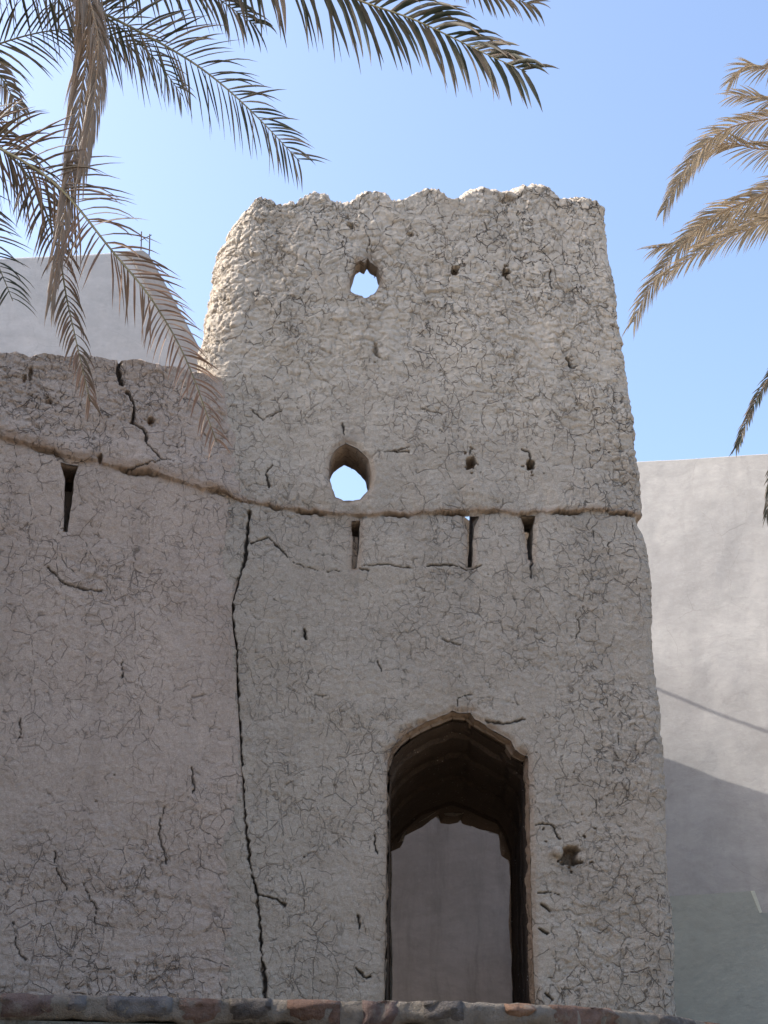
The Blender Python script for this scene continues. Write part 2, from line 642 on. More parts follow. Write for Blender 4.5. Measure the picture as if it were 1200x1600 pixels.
def tunnel(S, frame, idx, U, Z, vdisp, rim, depths, scales, cen, earth=.6, seed=3, rise=0.0, nz=.014):
    """line one opening: copies of its rim go inwards"""
    ids = {}
    for a, b in rim:
        for q in (a, b):
            ids.setdefault(q, len(ids))
    keys = list(ids)
    rr = np.array([k[0] for k in keys])
    cc = np.array([k[1] for k in keys])
    u, z, v0 = U[rr, cc], Z[rr, cc], vdisp[rr, cc]
    first = idx[rr, cc]
    prev = first
    e = np.array([(ids[a], ids[b]) for a, b in rim])
    for dp, sc in zip(depths, scales):
        k = sc + nz * noise(u * 9 + dp * 30, z * 9, seed) + .5 * nz * noise(u * 27 + dp * 50, z * 27, seed + 1)
        uu = cen[0] + (u - cen[0]) * k
        zz = cen[1] + (z - cen[1]) * k
        zz = zz + rise * dp * sst(0, .1, z - cen[1])
        w = np.clip(dp / .1, 0, 1)
        vv = v0 * (1 - w) + dp
        P = frame.world(uu, vv, zz)
        cur = np.arange(len(u)) + S.n
        S.V.append(P)
        S.at['rough'].append(np.full(len(u), .5))
        S.at['earth'].append(np.full(len(u), earth))
        for k_ in ('cleft', 'pale', 'stain'):
            S.at[k_].append(np.zeros(len(u)))
        S.n += len(u)
        S.Fs.append(np.stack((prev[e[:, 1]], prev[e[:, 0]], cur[e[:, 0]], cur[e[:, 1]]), -1))
        prev = cur


TER = 1.0   # level of the terrace the tower stands on
# ================================================================== TOWER
TF = Frame((0, 10.0), R(3))
DEP = 3.0
RL, RR = .30, .08
left_px = [(366, 318), (350, 345), (340, 375), (333, 410), (327, 460), (317, 520), (306, 575), (301, 650), (297, 800), (291, 1650)]
right_px = [(940, 318), (947, 345), (954, 400), (966, 500), (975, 560), (988, 650), (998, 740), (1002, 780), (1003, 796), (997, 812),
            (1007, 835), (1011, 885), (1017, 970), (1020, 1050), (1025, 1100), (1030, 1200), (1037, 1330), (1045, 1450), (1052, 1590), (1056, 1650)]
LU = TF.poly(left_px, RL * .5)[::-1]
RU = TF.poly(right_px, .03)[::-1]
uL = lambda z: np.interp(z, LU[:, 1], LU[:, 0])
uR = lambda z: np.interp(z, RU[:, 1], RU[:, 0])
top_px = [(330, 345), (360, 335), (385, 316), (400, 307), (415, 306), (430, 316), (445, 320), (460, 318), (475, 304), (490, 298), (505, 299), (515, 310),
          (525, 318), (545, 318), (555, 308), (575, 297), (592, 296), (605, 306), (615, 314), (630, 313), (645, 303), (665, 296),
          (685, 296), (695, 305), (710, 313), (720, 309), (735, 300), (755, 292), (772, 293), (785, 301), (795, 297), (808, 299),
          (815, 292), (840, 290), (860, 292), (872, 304), (885, 311), (905, 307), (925, 310), (940, 316), (960, 330)]
TU = TF.poly(top_px)
ztop = lambda u: np.interp(u, TU[:, 0], TU[:, 1])
ledge_px = [(330, 770), (400, 786), (450, 795), (520, 803), (560, 806), (590, 803), (650, 803), (700, 800), (760, 797), (800, 802), (850, 801), (900, 799), (940, 798), (1000, 803), (1060, 803)]
LE = TF.poly(ledge_px)
zled = lambda u: np.interp(u, LE[:, 0], LE[:, 1])

door_px = [(598, 1700), (600, 1555), (603, 1400), (605, 1192), (611, 1172), (626, 1154), (642, 1141), (672, 1126), (700, 1116), (706, 1111),
           (716, 1113), (735, 1114), (741, 1124), (770, 1142), (798, 1158), (804, 1172), (824, 1183), (826, 1220), (830, 1400), (835, 1565), (838, 1700)]
win1_px = [(556, 411), (563, 405), (570, 409), (575, 401), (579, 408), (590, 414), (594, 428), (594, 442), (588, 454), (572, 464), (560, 462), (549, 457), (546, 443), (551, 425)]
win2_px = [(514, 745), (515, 720), (522, 704), (540, 691), (558, 701), (575, 716), (581, 740), (578, 765), (562, 780), (541, 785), (524, 778), (519, 765)]
slit1_px = [(549, 812), (563, 812), (561, 850), (557, 889), (549, 889), (551, 850)]
slit2_px = [(725, 804), (750, 804), (742, 822), (739, 850), (737, 887), (730, 887), (731, 830)]
slit3_px = [(813, 804), (838, 804), (833, 822), (832, 850), (831, 876), (825, 876), (822, 845), (819, 822)]
op_px = [door_px, win1_px, win2_px, slit1_px, slit2_px, slit3_px]
OPS = [TF.poly(p) for p in op_px]

DX = .0072
nF = int((uR(5) - RR - uL(5) - RL) / DX)
kinds, fa = [], []
for v in np.linspace(DEP, RL, 66)[:-1]:
    kinds.append(0); fa.append(v)
for a in np.linspace(0, math.pi / 2, 76)[:-1]:
    kinds.append(1); fa.append(a)
for t in np.linspace(0, 1, nF)[:-1]:
    kinds.append(2); fa.append(t)
for a in np.linspace(0, math.pi / 2, 20)[:-1]:
    kinds.append(3); fa.append(a)
for v in np.linspace(RR, DEP, 80):
    kinds.append(4); fa.append(v)
kinds = np.array(kinds)
fa = np.array(fa)
ZT0 = 8.45
zr = np.concatenate((np.arange(TER - .2, 1.95, .05), np.arange(1.95, ZT0, .0075)))
zz = np.repeat(zr[:, None], len(kinds), 1)


def ring(z, kinds, fa, inset=0.0):
    l, r = uL(z) + inset, uR(z) - inset
    rl, rr_ = max(RL - inset, .02), max(RR - inset, .02)
    k = kinds[None, :]
    f = fa[None, :]
    u = np.where(k == 0, l, 0) + np.where(k == 1, l + rl - rl * np.cos(f), 0) + np.where(k == 2, l + rl + f * (r - rr_ - l - rl), 0) \
        + np.where(k == 3, r - rr_ + rr_ * np.sin(f), 0) + np.where(k == 4, r, 0)
    v = np.where(k == 0, f, 0) + np.where(k == 1, rl - rl * np.sin(f), 0) + np.where(k == 3, rr_ - rr_ * np.cos(f), 0) + np.where(k == 4, f, 0)
    v = v + inset * ((k > 0) & (k < 4))
    nu = np.where(k == 0, -1, 0) + np.where(k == 1, -np.cos(f), 0) + np.where(k == 3, np.sin(f), 0) + np.where(k == 4, 1, 0)
    nv = np.where(k == 1, -np.sin(f), 0) + np.where(k == 2, -1, 0) + np.where(k == 3, -np.cos(f), 0)
    o = np.ones(np.broadcast(z, k).shape)
    return u * o, v * o, nu * o, nv * o


u0, v0, nu, nv = ring(zz, kinds, fa)
side = np.clip(v0 - .5, 0, 2) * 0.12
zt = ztop(u0) + .018 * fbm(u0 * 13 + v0 * 9, u0 * 0, 15, 2) + .014 * fbm(u0 * 37 + v0 * 20, u0 * 0, 16, 2) - side + .06 * noise(v0 * 3.3 + u0, zz * 0, 5) * sst(.3, .8, v0)
w = np.clip((zz - 7.9) / (ZT0 - 7.9), 0, 1)
zz = np.where(zz > 7.9, 7.9 + w * (zt - 7.9), zz)
# arc length of columns
mid = 500
ds = np.hypot(np.diff(u0[mid]), np.diff(v0[mid]))
ss = np.concatenate(([0], np.cumsum(ds)))
ss -= np.interp(0, u0[mid][kinds == 2], ss[kinds == 2])
fr = np.where(kinds == 2)[0]
fs = slice(fr[0], fr[-1] + 1)
Uf, Zf, keepf, near, rims = snap(u0[:, fs], zz[:, fs], OPS)
u0[:, fs], zz[:, fs] = Uf, Zf
S2 = np.repeat(ss[None, :], len(zr), 0)
# where the plaster is rough: the weathered top and the left corner, the foot right of the door
pxz = lambda y: TF.uz(600, y)[1]
rough = .30 + .62 * sst(pxz(760), pxz(480), zz) + .25 * sst(pxz(1250), pxz(1400), zz) * sst(1.0, 1.3, u0) + .25 * sst(1.35, 1.6, u0) \
    + .22 * fbm(S2 * .8, zz * .8, 31, 3) + .25 * sst(-.6, -1.0, u0) * sst(pxz(700), pxz(560), zz)
rough = np.clip(rough * .80, .12, .80)
disp, cleft = mud_relief(S2, zz, rough, 100)
earth = np.zeros_like(disp)
# ledge: the upper lift overhangs the lower one
zl = zled(u0) + .013 * fbm(S2 * 7, zz * 0, 61, 4) + .008 * fbm(S2 * 26, zz * 0, 64, 2)
dz = zz - zl
front = sst(.9, .5, v0)
lip = .022 + .022 * fbm(S2 * 3.4, zz * 3, 62, 4)
disp += front * lip * np.where(dz > 0, np.exp(-(dz / .34) ** 2), 0)
gap = np.exp(-((dz + .010) / .011) ** 2) * sst(-.2, .3, noise(S2 * 4.5, zz * 0, 63))
disp -= front * .06 * gap
earth = np.maximum(earth, front * np.exp(-((dz - .008) / .020) ** 2) * .8)
cleft = np.maximum(cleft, front * gap * .5)
# batter below the ledge
disp += front * .03 * sst(0, -.5, dz)


def pits(fr_, U, Z, disp, cleft, earth, lst):
    for x, y, rx, ry, dp in lst:
        c = fr_.uz(x, y)
        k = 10.6 / 2200
        q = ((U - c[0]) / (rx * k)) ** 2 + ((Z - c[1]) / (ry * k)) ** 2
        q = q * (1 + .9 * noise(U * 22 + x, Z * 22, 3) + .6 * noise(U * 50 + x, Z * 50, 4))
        m = np.exp(-q ** 4)
        disp -= dp * m
        earth[:] = np.maximum(earth, (.5 if dp > .09 else .2) * np.exp(-(q / 1.5) ** 4) * (np.abs(Z - c[1]) < .5))


def lines(fr_, U, Z, disp, cleft, lst):
    for pts, wd, dp in lst:
        P = fr_.poly(pts)
        lo, hi = P.min(0) - .15, P.max(0) + .15
        m = (U > lo[0]) & (U < hi[0]) & (Z > lo[1]) & (Z < hi[1])
        if not m.any():
            continue
        uu, z_ = U[m], Z[m]
        d = dist_line(uu + .012 * fbm(uu * 18, z_ * 18, 8, 2), z_ + .010 * fbm(uu * 18 + 9, z_ * 18, 9, 2), P)
        wv = wd * np.clip(.8 + .6 * noise(uu * 11, z_ * 11, 12) + .7 * noise(uu * 1.3, z_ * 2.6, 13), .25, 2)
        g = 1 - sst(wv * .5, wv * 1.3, d)
        disp[m] -= dp * g
        cleft[m] = np.maximum(cleft[m], g * .9)


fm = (v0 < .3)
Ux = np.where(fm, u0, 50)
pits(TF, Ux, zz, disp, cleft, earth, [
    (710, 424, 6, 8, .16), (792, 425, 6, 7, .18), (735, 723, 7, 11, .16), (829, 725, 6, 9, .16), (548, 352, 5, 6, .06), (587, 546, 4, 11, .05),
    (889, 1338, 13, 13, .17), 
    (795, 310, 9, 8, .05), (640, 365, 6, 4, .04)])
lines(TF, Ux, zz, disp, cleft, [
    ([(575, 395), (574, 385), (578, 372)], .006, .02), ([(736, 712), (735, 702), (741, 700)], .007, .03), ([(828, 714), (826, 704), (815, 700)], .007, .02),
    ([(860, 420), (861, 450)], .005, .02), ([(540, 690), (535, 660)], .006, .02), ([(612, 706), (640, 707)], .006, .03), ([(420, 760), (416, 740), (425, 725)], .007, .03),
    ([(392, 850), (420, 840), (450, 872)], .006, .02), ([(455, 880), (500, 893), (530, 893)], .006, .02), ([(565, 885), (600, 882), (640, 889)], .005, .02), ([(668, 886), (700, 883), (730, 892), (752, 886)], .006, .02), ([(560, 1432), (562, 1450)], .008, .03), ([(556, 1512), (566, 1526), (580, 1527)], .008, .035), ([(845, 1412), (862, 1424)], .006, .04), ([(842, 1452), (856, 1458)], .006, .04), ([(850, 1552), (862, 1562)], .006, .04), ([(474, 985), (477, 1000)], .008, .04), ([(586, 1305), (584, 1325), (590, 1335)], .008, .03), ([(955, 508), (972, 512)], .009, .03), ([(640, 700), (600, 708)], .004, .02), ([(660, 640), (690, 646)], .005, .02), ([(900, 960), (905, 985), (898, 1000)], .005, .02), ([(690, 1000), (720, 1010)], .004, .02),
    ([(830, 876), (829, 905)], .008, .02), ([(926, 830), (929, 845)], .006, .02), ([(950, 850), (950, 868)], .006, .02), ([(405, 1400), (425, 1403), (445, 1416)], .010, .03),
    ([(560, 890), (575, 893)], .007, .02), ([(590, 1035), (595, 1050)], .007, .02), ([(835, 1290), (860, 1288), (875, 1312)], .006, .03), ([(840, 1395), (875, 1396)], .006, .03),
    ([(715, 1110), (715, 1092), (735, 1085)], .005, .015), ([(760, 1128), (790, 1133), (820, 1125)], .008, .02), ([(885, 560), (893, 575), (905, 570)], .008, .03), ([(395, 640), (410, 655), (440, 640)], .006, .02)])
# groove against the house wall
crack_px = [(352, 590), (357, 620), (372, 680), (384, 745), (393, 770), (390, 800), (386, 845), (382, 880), (370, 915), (362, 945), (364, 985), (370, 1020), (370, 1070),
            (374, 1130), (377, 1190), (382, 1260), (386, 1310), (392, 1360), (402, 1400), (406, 1440), (408, 1490), (414, 1530), (414, 1570), (416, 1680)]
lines(TF, Ux, zz, disp, cleft, [(crack_px[5:], .011, .06)])
# rims of the openings roll inwards
lipn = np.exp(-(np.clip(near, 0, 1) / .022) ** 2)
disp[:, fs] -= .018 * lipn
earth[:, fs] = np.maximum(earth[:, fs], .55 * np.exp(-(np.clip(near, 0, 1) / .03) ** 2))
dd_ = sdf_poly(u0[:, fs], zz[:, fs], OPS[0])
hd = np.exp(-(np.clip(dd_, 0, 9) / .045) ** 2) * sst(pxz(1215), pxz(1170), zz[:, fs]) * sst(-.35, .3, fbm(u0[:, fs] * 7, zz[:, fs] * 7, 66, 3))
earth[:, fs] = np.maximum(earth[:, fs], .9 * hd)
disp[:, fs] -= .022 * hd
disp *= 1 - .3 * sst(1.3, 2.5, v0)
dn = disp
PU, PV = u0 + nu * dn, v0 + nv * dn
P = TF.world(PU, PV, zz)
S = Shell()
keep = np.ones((len(zr) - 1, len(kinds) - 1), bool)
keep[:, fr[0]:fr[-1]] = keepf
pale = sst(pxz(820), pxz(470), zz + .25 * fbm(S2 * 1.1, zz * 1.1, 35, 3)) * .72  # paler toward the top, standing in for the stronger sky light there
stain = np.zeros_like(disp)
for sx, sy, wd_, ln, am in ((828, 876, .035, .40, .75), (553, 889, .04, .25, .45), (733, 888, .035, .22, .4), (735, 730, .03, .25, .3), (829, 730, .03, .22, .3), (540, 690, .16, -.18, .55),
                            (575, 402, .10, -.10, .4), (889, 1345, .07, .30, .4), (640, 806, .12, .5, .25), (900, 802, .14, .6, .25), (470, 800, .10, .45, .25)):
    c_ = TF.uz(sx, sy)
    dd_ = (c_[1] - zz) / ln
    stain = np.maximum(stain, am * np.exp(-((Ux - c_[0] + .02 * noise(zz * 5, S2 * 5, 71)) / wd_) ** 2) * sst(-.08, .05, dd_) * sst(1.0, .1, dd_))
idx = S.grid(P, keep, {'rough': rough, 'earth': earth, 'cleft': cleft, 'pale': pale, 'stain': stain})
cen = [p.mean(0) for p in OPS]
idf = idx[:, fs]
vd = PV[:, fs]
dps = [(.02, .05, .09, .13), (.02, .06, .11, .16, .19), (.02, .07, .15, .25, .34, .42)] + [(.03, .1, .2, .34)] * 3
scs = [(.995, .985, .98, .98), (.98, .96, .95, .96, .98), (.98, .95, .93, .93, .95, .98), (.95, .92, .95, 1.0), (.97, .95, 1.0, 1.05), (.97, .95, 1.0, 1.1)]
for i, rm in enumerate(rims):
    if rm:
        tunnel(S, TF, idf, Uf, Zf, vd, rm, dps[i], scs[i], cen[i], (1.0, .55, .7, .55, .55, .55)[i], 40 + i, .75 if i == 4 else 0, .03 if i == 0 else .014)
# cap: over the top of the wall to the inner face
TH = lambda z: np.interp(z, [0, 6.3, 7.3, 9], [.46, .46, .24, .24])
rows = 9
zt_ = zz[-1]
P0 = P[-1]
ui, vi, _, _ = ring(zt_[None, :], kinds, fa, .24)
Pin = TF.world(ui, vi, zt_[None, :])[0]
cap = []
for j in range(rows + 1):
    t = j / rows
    q = P0 * (1 - t) + Pin * t
    q[:, 2] += .045 * math.sin(math.pi * t) ** .7 + ((.03 * fbm(ss * 7, np.full(len(ss), t * 3), 81, 4) + .014 * fbm(ss * 31, np.full(len(ss), t * 12), 82, 2)) if 0 < j else 0)
    cap.append(q)
cap = np.array(cap)
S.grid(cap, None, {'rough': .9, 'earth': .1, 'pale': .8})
# inner face
ri = np.linspace(0, 1, 70)
zin = 4.6 + (cap[-1][:, 2][None, :] - 4.6) * (1 - ri[:, None])
inn = []
ui = np.empty_like(zin); vi = np.empty_like(zin)
for i in range(len(ri)):
    a, b, _, _ = ring(zin[i][None, :], kinds, fa, .24 if i == 0 else float(TH(zin[i].mean())))
    ui[i], vi[i] = a[0], b[0]
kin = np.ones((len(ri) - 1, len(kinds) - 1), bool)
for k_, Pl in enumerate(OPS[1:]):
    if k_ == 3:
        Pl = Pl.copy()
        Pl[:2, 1] += .36
    d = sdf_poly(ui, zin, Pl)
    kin &= ((d[:-1, :-1] + d[1:, :-1] + d[1:, 1:] + d[:-1, 1:]) / 4 > .035)
Pi = TF.world(ui, vi, zin)
Pi[0] = cap[-1]
S.grid(Pi, kin, {'rough': .5})
V, Q, AT = S.done()

tb = TF.world(np.array(.4), np.array(1.5), np.array(TER))
tower = thing('mud_brick_tower', 'tall crumbling mud plastered tower with dark arched doorway and two diamond peepholes', 'tower', tuple(tb))
# split seamlessly: seven merlons, ledge, wall
fc = V[Q].mean(1)
rel = fc - TF.o
fu, fv, fz = rel @ TF.U, rel @ TF.V, fc[:, 2]
valley = [TF.uz(x, 330)[0] for x in (330, 440, 535, 623, 708, 788, 878, 960)]
zm = TF.uz(600, 326)[1]
assigned = np.zeros(len(Q), int)
for k in range(7):
    m = (fu > valley[k]) & (fu < valley[k + 1]) & (fz > zm + .02 * noise(fu * 9, fu * 0, 3)) & (fv < .42)
    assigned[m] = k + 1
zl = zled(fu)
m = (assigned == 0) & (fv < .06) & (fz > zl - .03) & (fz < zl + .06) & (fu > uL(6.) + .5)
assigned[m] = 9
for k in range(10):
    m = assigned == k
    if not m.any():
        continue
    v_, q_, a_ = compact(V, Q[m], AT)
    nm = 'wall' if k == 0 else 'string_course' if k == 9 else 'merlon'
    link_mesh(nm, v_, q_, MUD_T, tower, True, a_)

# passage: loft from the doorway to the ragged rear opening
rear_px = [(607, 1700), (608, 1560), (609, 1500), (606, 1440), (608, 1380), (607, 1332), (618, 1328), (626, 1325), (628, 1314), (632, 1306), (660, 1292), (684, 1274), (688, 1286), (702, 1288),
           (716, 1285), (719, 1281), (722, 1287), (750, 1296), (779, 1304), (781, 1325), (784, 1338), (795, 1345), (797, 1380), (795, 1440), (799, 1500), (801, 1565), (803, 1700)]
REAR = TF.poly(rear_px, DEP + .02)
REAR[[0, -1], 1] = TER
DOOR = OPS[0].copy()
DOOR[[0, -1], 1] = TER


def resample(P, n):
    d = np.concatenate(([0], np.cumsum(np.hypot(*np.diff(P, axis=0).T))))
    t = np.linspace(0, d[-1], n)
    return np.stack((np.interp(t, d, P[:, 0]), np.interp(t, d, P[:, 1])), -1)


n = 420
dr, rr_ = resample(DOOR, n), resample(REAR, n)
L = []
ins = .975
dc = np.array((DOOR[:, 0].mean(), 2.4))
ribs = [.10, .36, .37, .62, .63, .90, .91, 1.2, 1.21, 1.55, 1.56, 1.95, 1.96, 2.4, 2.41, 2.8, 2.81, 3.02]
vs = []
for j, v in enumerate(ribs):
    t = (v / 3.02)
    tt = sst(.9, 1.0, np.array(t)) if True else t
    smooth_rear = resample(np.array([REAR[0], REAR[5], REAR[10] + (0, .03), (REAR[14][0] - .05, REAR[11][1] + .02), REAR[18] + (0, .03), REAR[21] + (.02, 0), REAR[-1]]), n)
    q = dr * (1 - t) + smooth_rear * t
    if v > 2.75:
        q = rr_
    bump_ = .022 * ((j // 2) % 2)
    k = ins - bump_
    q = dc + (q - dc) * (k if v < 2.75 else 1.0)
    q = q + .008 * np.stack((noise(np.arange(n) * .12, np.full(n, v * 5.), 6), noise(np.arange(n) * .12, np.full(n, v * 5.), 7)), -1)
    q[[0, -1], 1] = TER
    L.append(TF.world(q[:, 0], np.full(n, v), q[:, 1]))
L = np.array(L)
ii = np.arange(L.shape[0] * n).reshape(L.shape[0], n)
qq = np.stack((ii[:-1, :-1], ii[:-1, 1:], ii[1:, 1:], ii[1:, :-1]), -1).reshape(-1, 4)
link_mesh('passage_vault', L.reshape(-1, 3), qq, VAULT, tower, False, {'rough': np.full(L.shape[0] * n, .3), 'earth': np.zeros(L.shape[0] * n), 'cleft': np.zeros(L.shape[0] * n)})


def brick_arch(v, k, thick):
    """a course of thin mud bricks round the doorway head"""
    mb = MB()
    q = resample(OPS[0][3:17], 15)
    c = np.array((OPS[0][:, 0].mean(), q[0][1] - .25))
    for i in range(len(q) - 1):
        a, b = q[i], q[i + 1]
        g = (b - a) * .02
        a, b = a + g, b - g
        jit = random.uniform(-.012, .012)
        o1 = [c + (p - c) * (k + jit) for p in (a, b)]
        o2 = [c + (p - c) * (k + .16) for p in (b, a)]
        ring_ = o1 + o2
        vj = v + random.uniform(-.015, .015)
        mb.prism([TF.world(np.array(p[0]), np.array(vj), np.array(p[1])) for p in ring_],
                 [TF.world(np.array(p[0]), np.array(vj + thick), np.array(p[1])) for p in ring_])
    return mb


brick_arch(.085, .955, .11).build('arch_course', BRICK, tower)
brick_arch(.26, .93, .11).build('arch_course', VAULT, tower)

# back wall with the rear opening, and the upper floor
ug = np.arange(uL(5.) + .05, uR(5.) - .05, .04)
zg = np.arange(TER - .2, 6.7, .04)
UG, ZG = np.meshgrid(ug, zg)
zb_px = [(300, 815), (545, 806), (700, 812), (724, 836), (752, 838), (768, 812), (1000, 808)]
ZB = TF.poly(zb_px, DEP)
zbt = np.interp(UG, ZB[:, 0], ZB[:, 1])
ZG = TER - .2 + (ZG - TER + .2) * (zbt - TER + .2) / (6.68 - TER + .2)
UB, ZBk, kb, _, _ = snap(UG, ZG, [REAR])
Sb = Shell()
db, _ = mud_relief(UB, ZBk, np.full(UB.shape, .5), 400)
for off, sgn in ((DEP - .40, 1), (DEP + .005, -1)):
    Sb.grid(TF.world(UB, off + sgn * np.abs(db) * .5, ZBk), kb, {'rough': .5})
Sb.grid(np.stack((TF.world(UB[-1], DEP - .40 + np.abs(db[-1]) * .5, ZBk[-1]), TF.world(UB[-1], DEP + .005 - np.abs(db[-1]) * .5, ZBk[-1]))), None, {'rough': .5})
v_, q_, a_ = Sb.done()
link_mesh('back_wall', v_, q_, MUD_T, tower, True, a_)
mb = MB()
ub = [(uL(5.) + .06, .3), (uR(5.) - .06, .3), (uR(5.) - .06, DEP - .1), (uL(5.) + .06, DEP - .1)]
mb.prism([TF.world(np.array(a), np.array(b), np.array(4.55)) for a, b in ub], [TF.world(np.array(a), np.array(b), np.array(4.85)) for a, b in ub])
mb.build('upper_floor', MUD_T, tower)
# broken beam stub in the hole right of the doorway
c = TF.uz(877, 1333)
pts = [TF.world(np.array(c[0] - .02 - .004 * i), np.array(.10 - .045 * i), np.array(c[1] + .002 * i)) for i in range(5)]
mb = MB()
mb.tube(pts, [.038, .042, .042, .040, .030], 12)
mb.build('beam_stub', MUD_T, tower, True)

# ================================================================== HOUSE WALL (left)
pv = TF.uz(385, 1000)
ho = TF.world(np.array(pv[0]), np.array(-.02), np.array(0))
HF = Frame(ho, R(15))
CK = HF.poly(crack_px)[::-1]
uend = lambda z: np.interp(z, CK[:, 1], CK[:, 0])
htop_px = [(-420, 520), (-200, 540), (0, 552), (25, 548), (45, 556), (70, 550), (105, 557), (130, 553), (170, 562), (190, 564), (215, 562), (250, 571), (280, 573), (300, 580), (325, 579), (345, 584), (356, 592), (380, 600)]
HT = HF.poly(htop_px)
HLE = HF.poly([(-420, 590), (-150, 648), (0, 685), (60, 700), (100, 713), (122, 720), (155, 722), (200, 737), (240, 741), (275, 752), (310, 764), (345, 768), (370, 776), (395, 790), (450, 800)])
hslit = HF.poly([(95, 722), (122, 727), (117, 745), (113, 780), (106, 830), (99, 830), (101, 780), (101, 745)])
uh0 = HF.uz(-420, 900)[0]
ncol = int(-uh0 / .0078)
tt = np.linspace(0, 1, ncol)
zr = np.concatenate((np.arange(TER - .2, 1.95, .05), np.arange(1.95, 6.78, .0078)))
zz = np.repeat(zr[:, None], ncol + 14, 1)
tcol = np.concatenate((tt, np.ones(14)))
wrap = np.concatenate((np.zeros(ncol), np.linspace(.012, .30, 14)))


def hu(z):
    return uh0 + tcol[None, :] * (uend(z) + .001 - uh0)


uu = hu(zz)
zt = np.interp(uu, HT[:, 0], HT[:, 1])
w = np.clip((zz - 6.3) / (6.78 - 6.3), 0, 1)
zz = np.where(zz > 6.3, 6.3 + w * (zt - 6.3), zz)
uu = hu(zz)
vv = np.repeat(wrap[None, :], len(zr), 0) * 1.0
Uf, Zf, keepf, near, rims = snap(uu[:, :ncol], zz[:, :ncol], [hslit])
uu[:, :ncol], zz[:, :ncol] = Uf, Zf
ee = np.clip(uend(zz) - uu, 0, 9)
hz = lambda y: HF.uz(200, y)[1]
rough = .26 + .45 * sst(hz(800), hz(640), zz) + .42 * sst(hz(1230), hz(1420), zz) + .25 * fbm(uu * .9, zz * .9, 231, 3) - .1 * sst(hz(900), hz(1000), zz) * sst(hz(1280), hz(1180), zz)
rough = np.clip(rough * .85, .08, .72)
disp, cleft = mud_relief(uu, zz, rough, 300)
earth = np.zeros_like(disp)
zl = np.interp(uu, HLE[:, 0], HLE[:, 1]) + .02 * fbm(uu * 5, zz * 0, 261, 3) + .010 * fbm(uu * 24, zz * 0, 264, 2)
dz = zz - zl
lip = .032 + .028 * fbm(uu * 3, zz * 3, 262, 4)
disp += lip * np.where(dz > 0, np.exp(-(dz / .32) ** 2), 0)
gap = np.exp(-((dz + .010) / .016) ** 2) * sst(-.1, .3, noise(uu * 2.8, zz * 0, 263))
disp -= .05 * gap
cleft = np.maximum(cleft, gap * .4)
earth = np.maximum(earth, .8 * np.exp(-((dz - .02) / .045) ** 2))
disp -= .016 * np.exp(-(ee / .02) ** 2)
disp -= .062 * sst(hz(930), hz(830), zz) * np.exp(-(ee / .22) ** 2)
pits(HF, uu, zz, disp, cleft, earth, [(236, 657, 5, 6, .12), (48, 580, 3, 9, .07), (38, 590, 3, 6, .05), (76, 627, 4, 4, .04), (157, 718, 3, 9, .09),
                                      ])
lines(HF, uu, zz, disp, cleft, [
    ([(186, 566), (185, 580), (191, 602)], .014, .06), ([(200, 612), (208, 630), (210, 645), (206, 660)], .013, .06), ([(206, 660), (222, 670), (229, 684), (226, 692)], .009, .04),
    ([(226, 692), (250, 720), (270, 722)], .006, .02), ([(195, 738), (250, 722)], .006, .02), ([(75, 885), (95, 908), (130, 920), (160, 922)], .007, .02), ([(30, 1123), (32, 1140), (28, 1155)], .006, .02),
    ([(191, 1035), (191, 1060)], .005, .02), ([(300, 1200), (302, 1240)], .005, .02), ([(85, 1330), (88, 1360), (105, 1390)], .006, .02), ([(130, 1380), (150, 1420), (148, 1460)], .006, .02),
    ([(375, 650), (384, 690), (383, 740)], .008, .03), ([(20, 1440), (25, 1480), (40, 1500)], .006, .02), ([(255, 1260), (248, 1300), (262, 1350)], .006, .02)])
lipn = np.exp(-(np.clip(near, 0, 1) / .02) ** 2)
disp[:, :ncol] -= .015 * lipn
wr = (vv > 0)
disp = np.where(wr, disp[:, ncol - 1][:, None], disp)
PV = vv - disp
S = Shell()
P = HF.world(uu, PV, zz)
keep = np.ones((len(zr) - 1, ncol + 13), bool)
keep[:, :ncol - 1] = keepf
idx = S.grid(P, keep, {'rough': rough, 'earth': earth, 'cleft': np.where(wr, .5, cleft)})
tunnel(S, HF, idx[:, :ncol], Uf, Zf, PV[:, :ncol], rims[0], (.03, .1, .2, .4), (.97, .95, 1.0, 1.05), hslit.mean(0), .5, 9)
cap = []
for j in range(10):
    t = j / 9
    q = P[-1].copy() + t * .45 * HF.V
    q[:, 2] += .05 * math.sin(math.pi * t * .8) + (.02 * fbm(uu[-1] * 8, np.full(ncol + 14, t * 3.), 281, 3) if j else 0)
    cap.append(q)
S.grid(np.array(cap), None, {'rough': .8})
last = cap[-1]
S.grid(np.stack((last, last - np.array((0, 0, .35)), last - np.array((0, 0, .36)) + 2.2 * HF.V)), None, {'rough': .5})
V, Q, AT = S.done()
house = thing('mud_house', 'low mud plastered house wall left of the tower, split from it by a long crack', 'house',
              tuple(HF.world(np.array(uh0 / 2), np.array(1.2), np.array(TER))))
fc = V[Q].mean(1)
rel = fc - HF.o
fu, fv, fz = rel @ HF.U, rel @ HF.V, fc[:, 2]
zl = np.interp(fu, HLE[:, 0], HLE[:, 1])
m = (fv < .05) & (fz > zl - .03) & (fz < zl + .07)
for nm, mk in (('wall', ~m), ('string_course', m)):
    v_, q_, a_ = compact(V, Q[mk], AT)
    link_mesh(nm, v_, q_, MUD_H, house, True, a_)
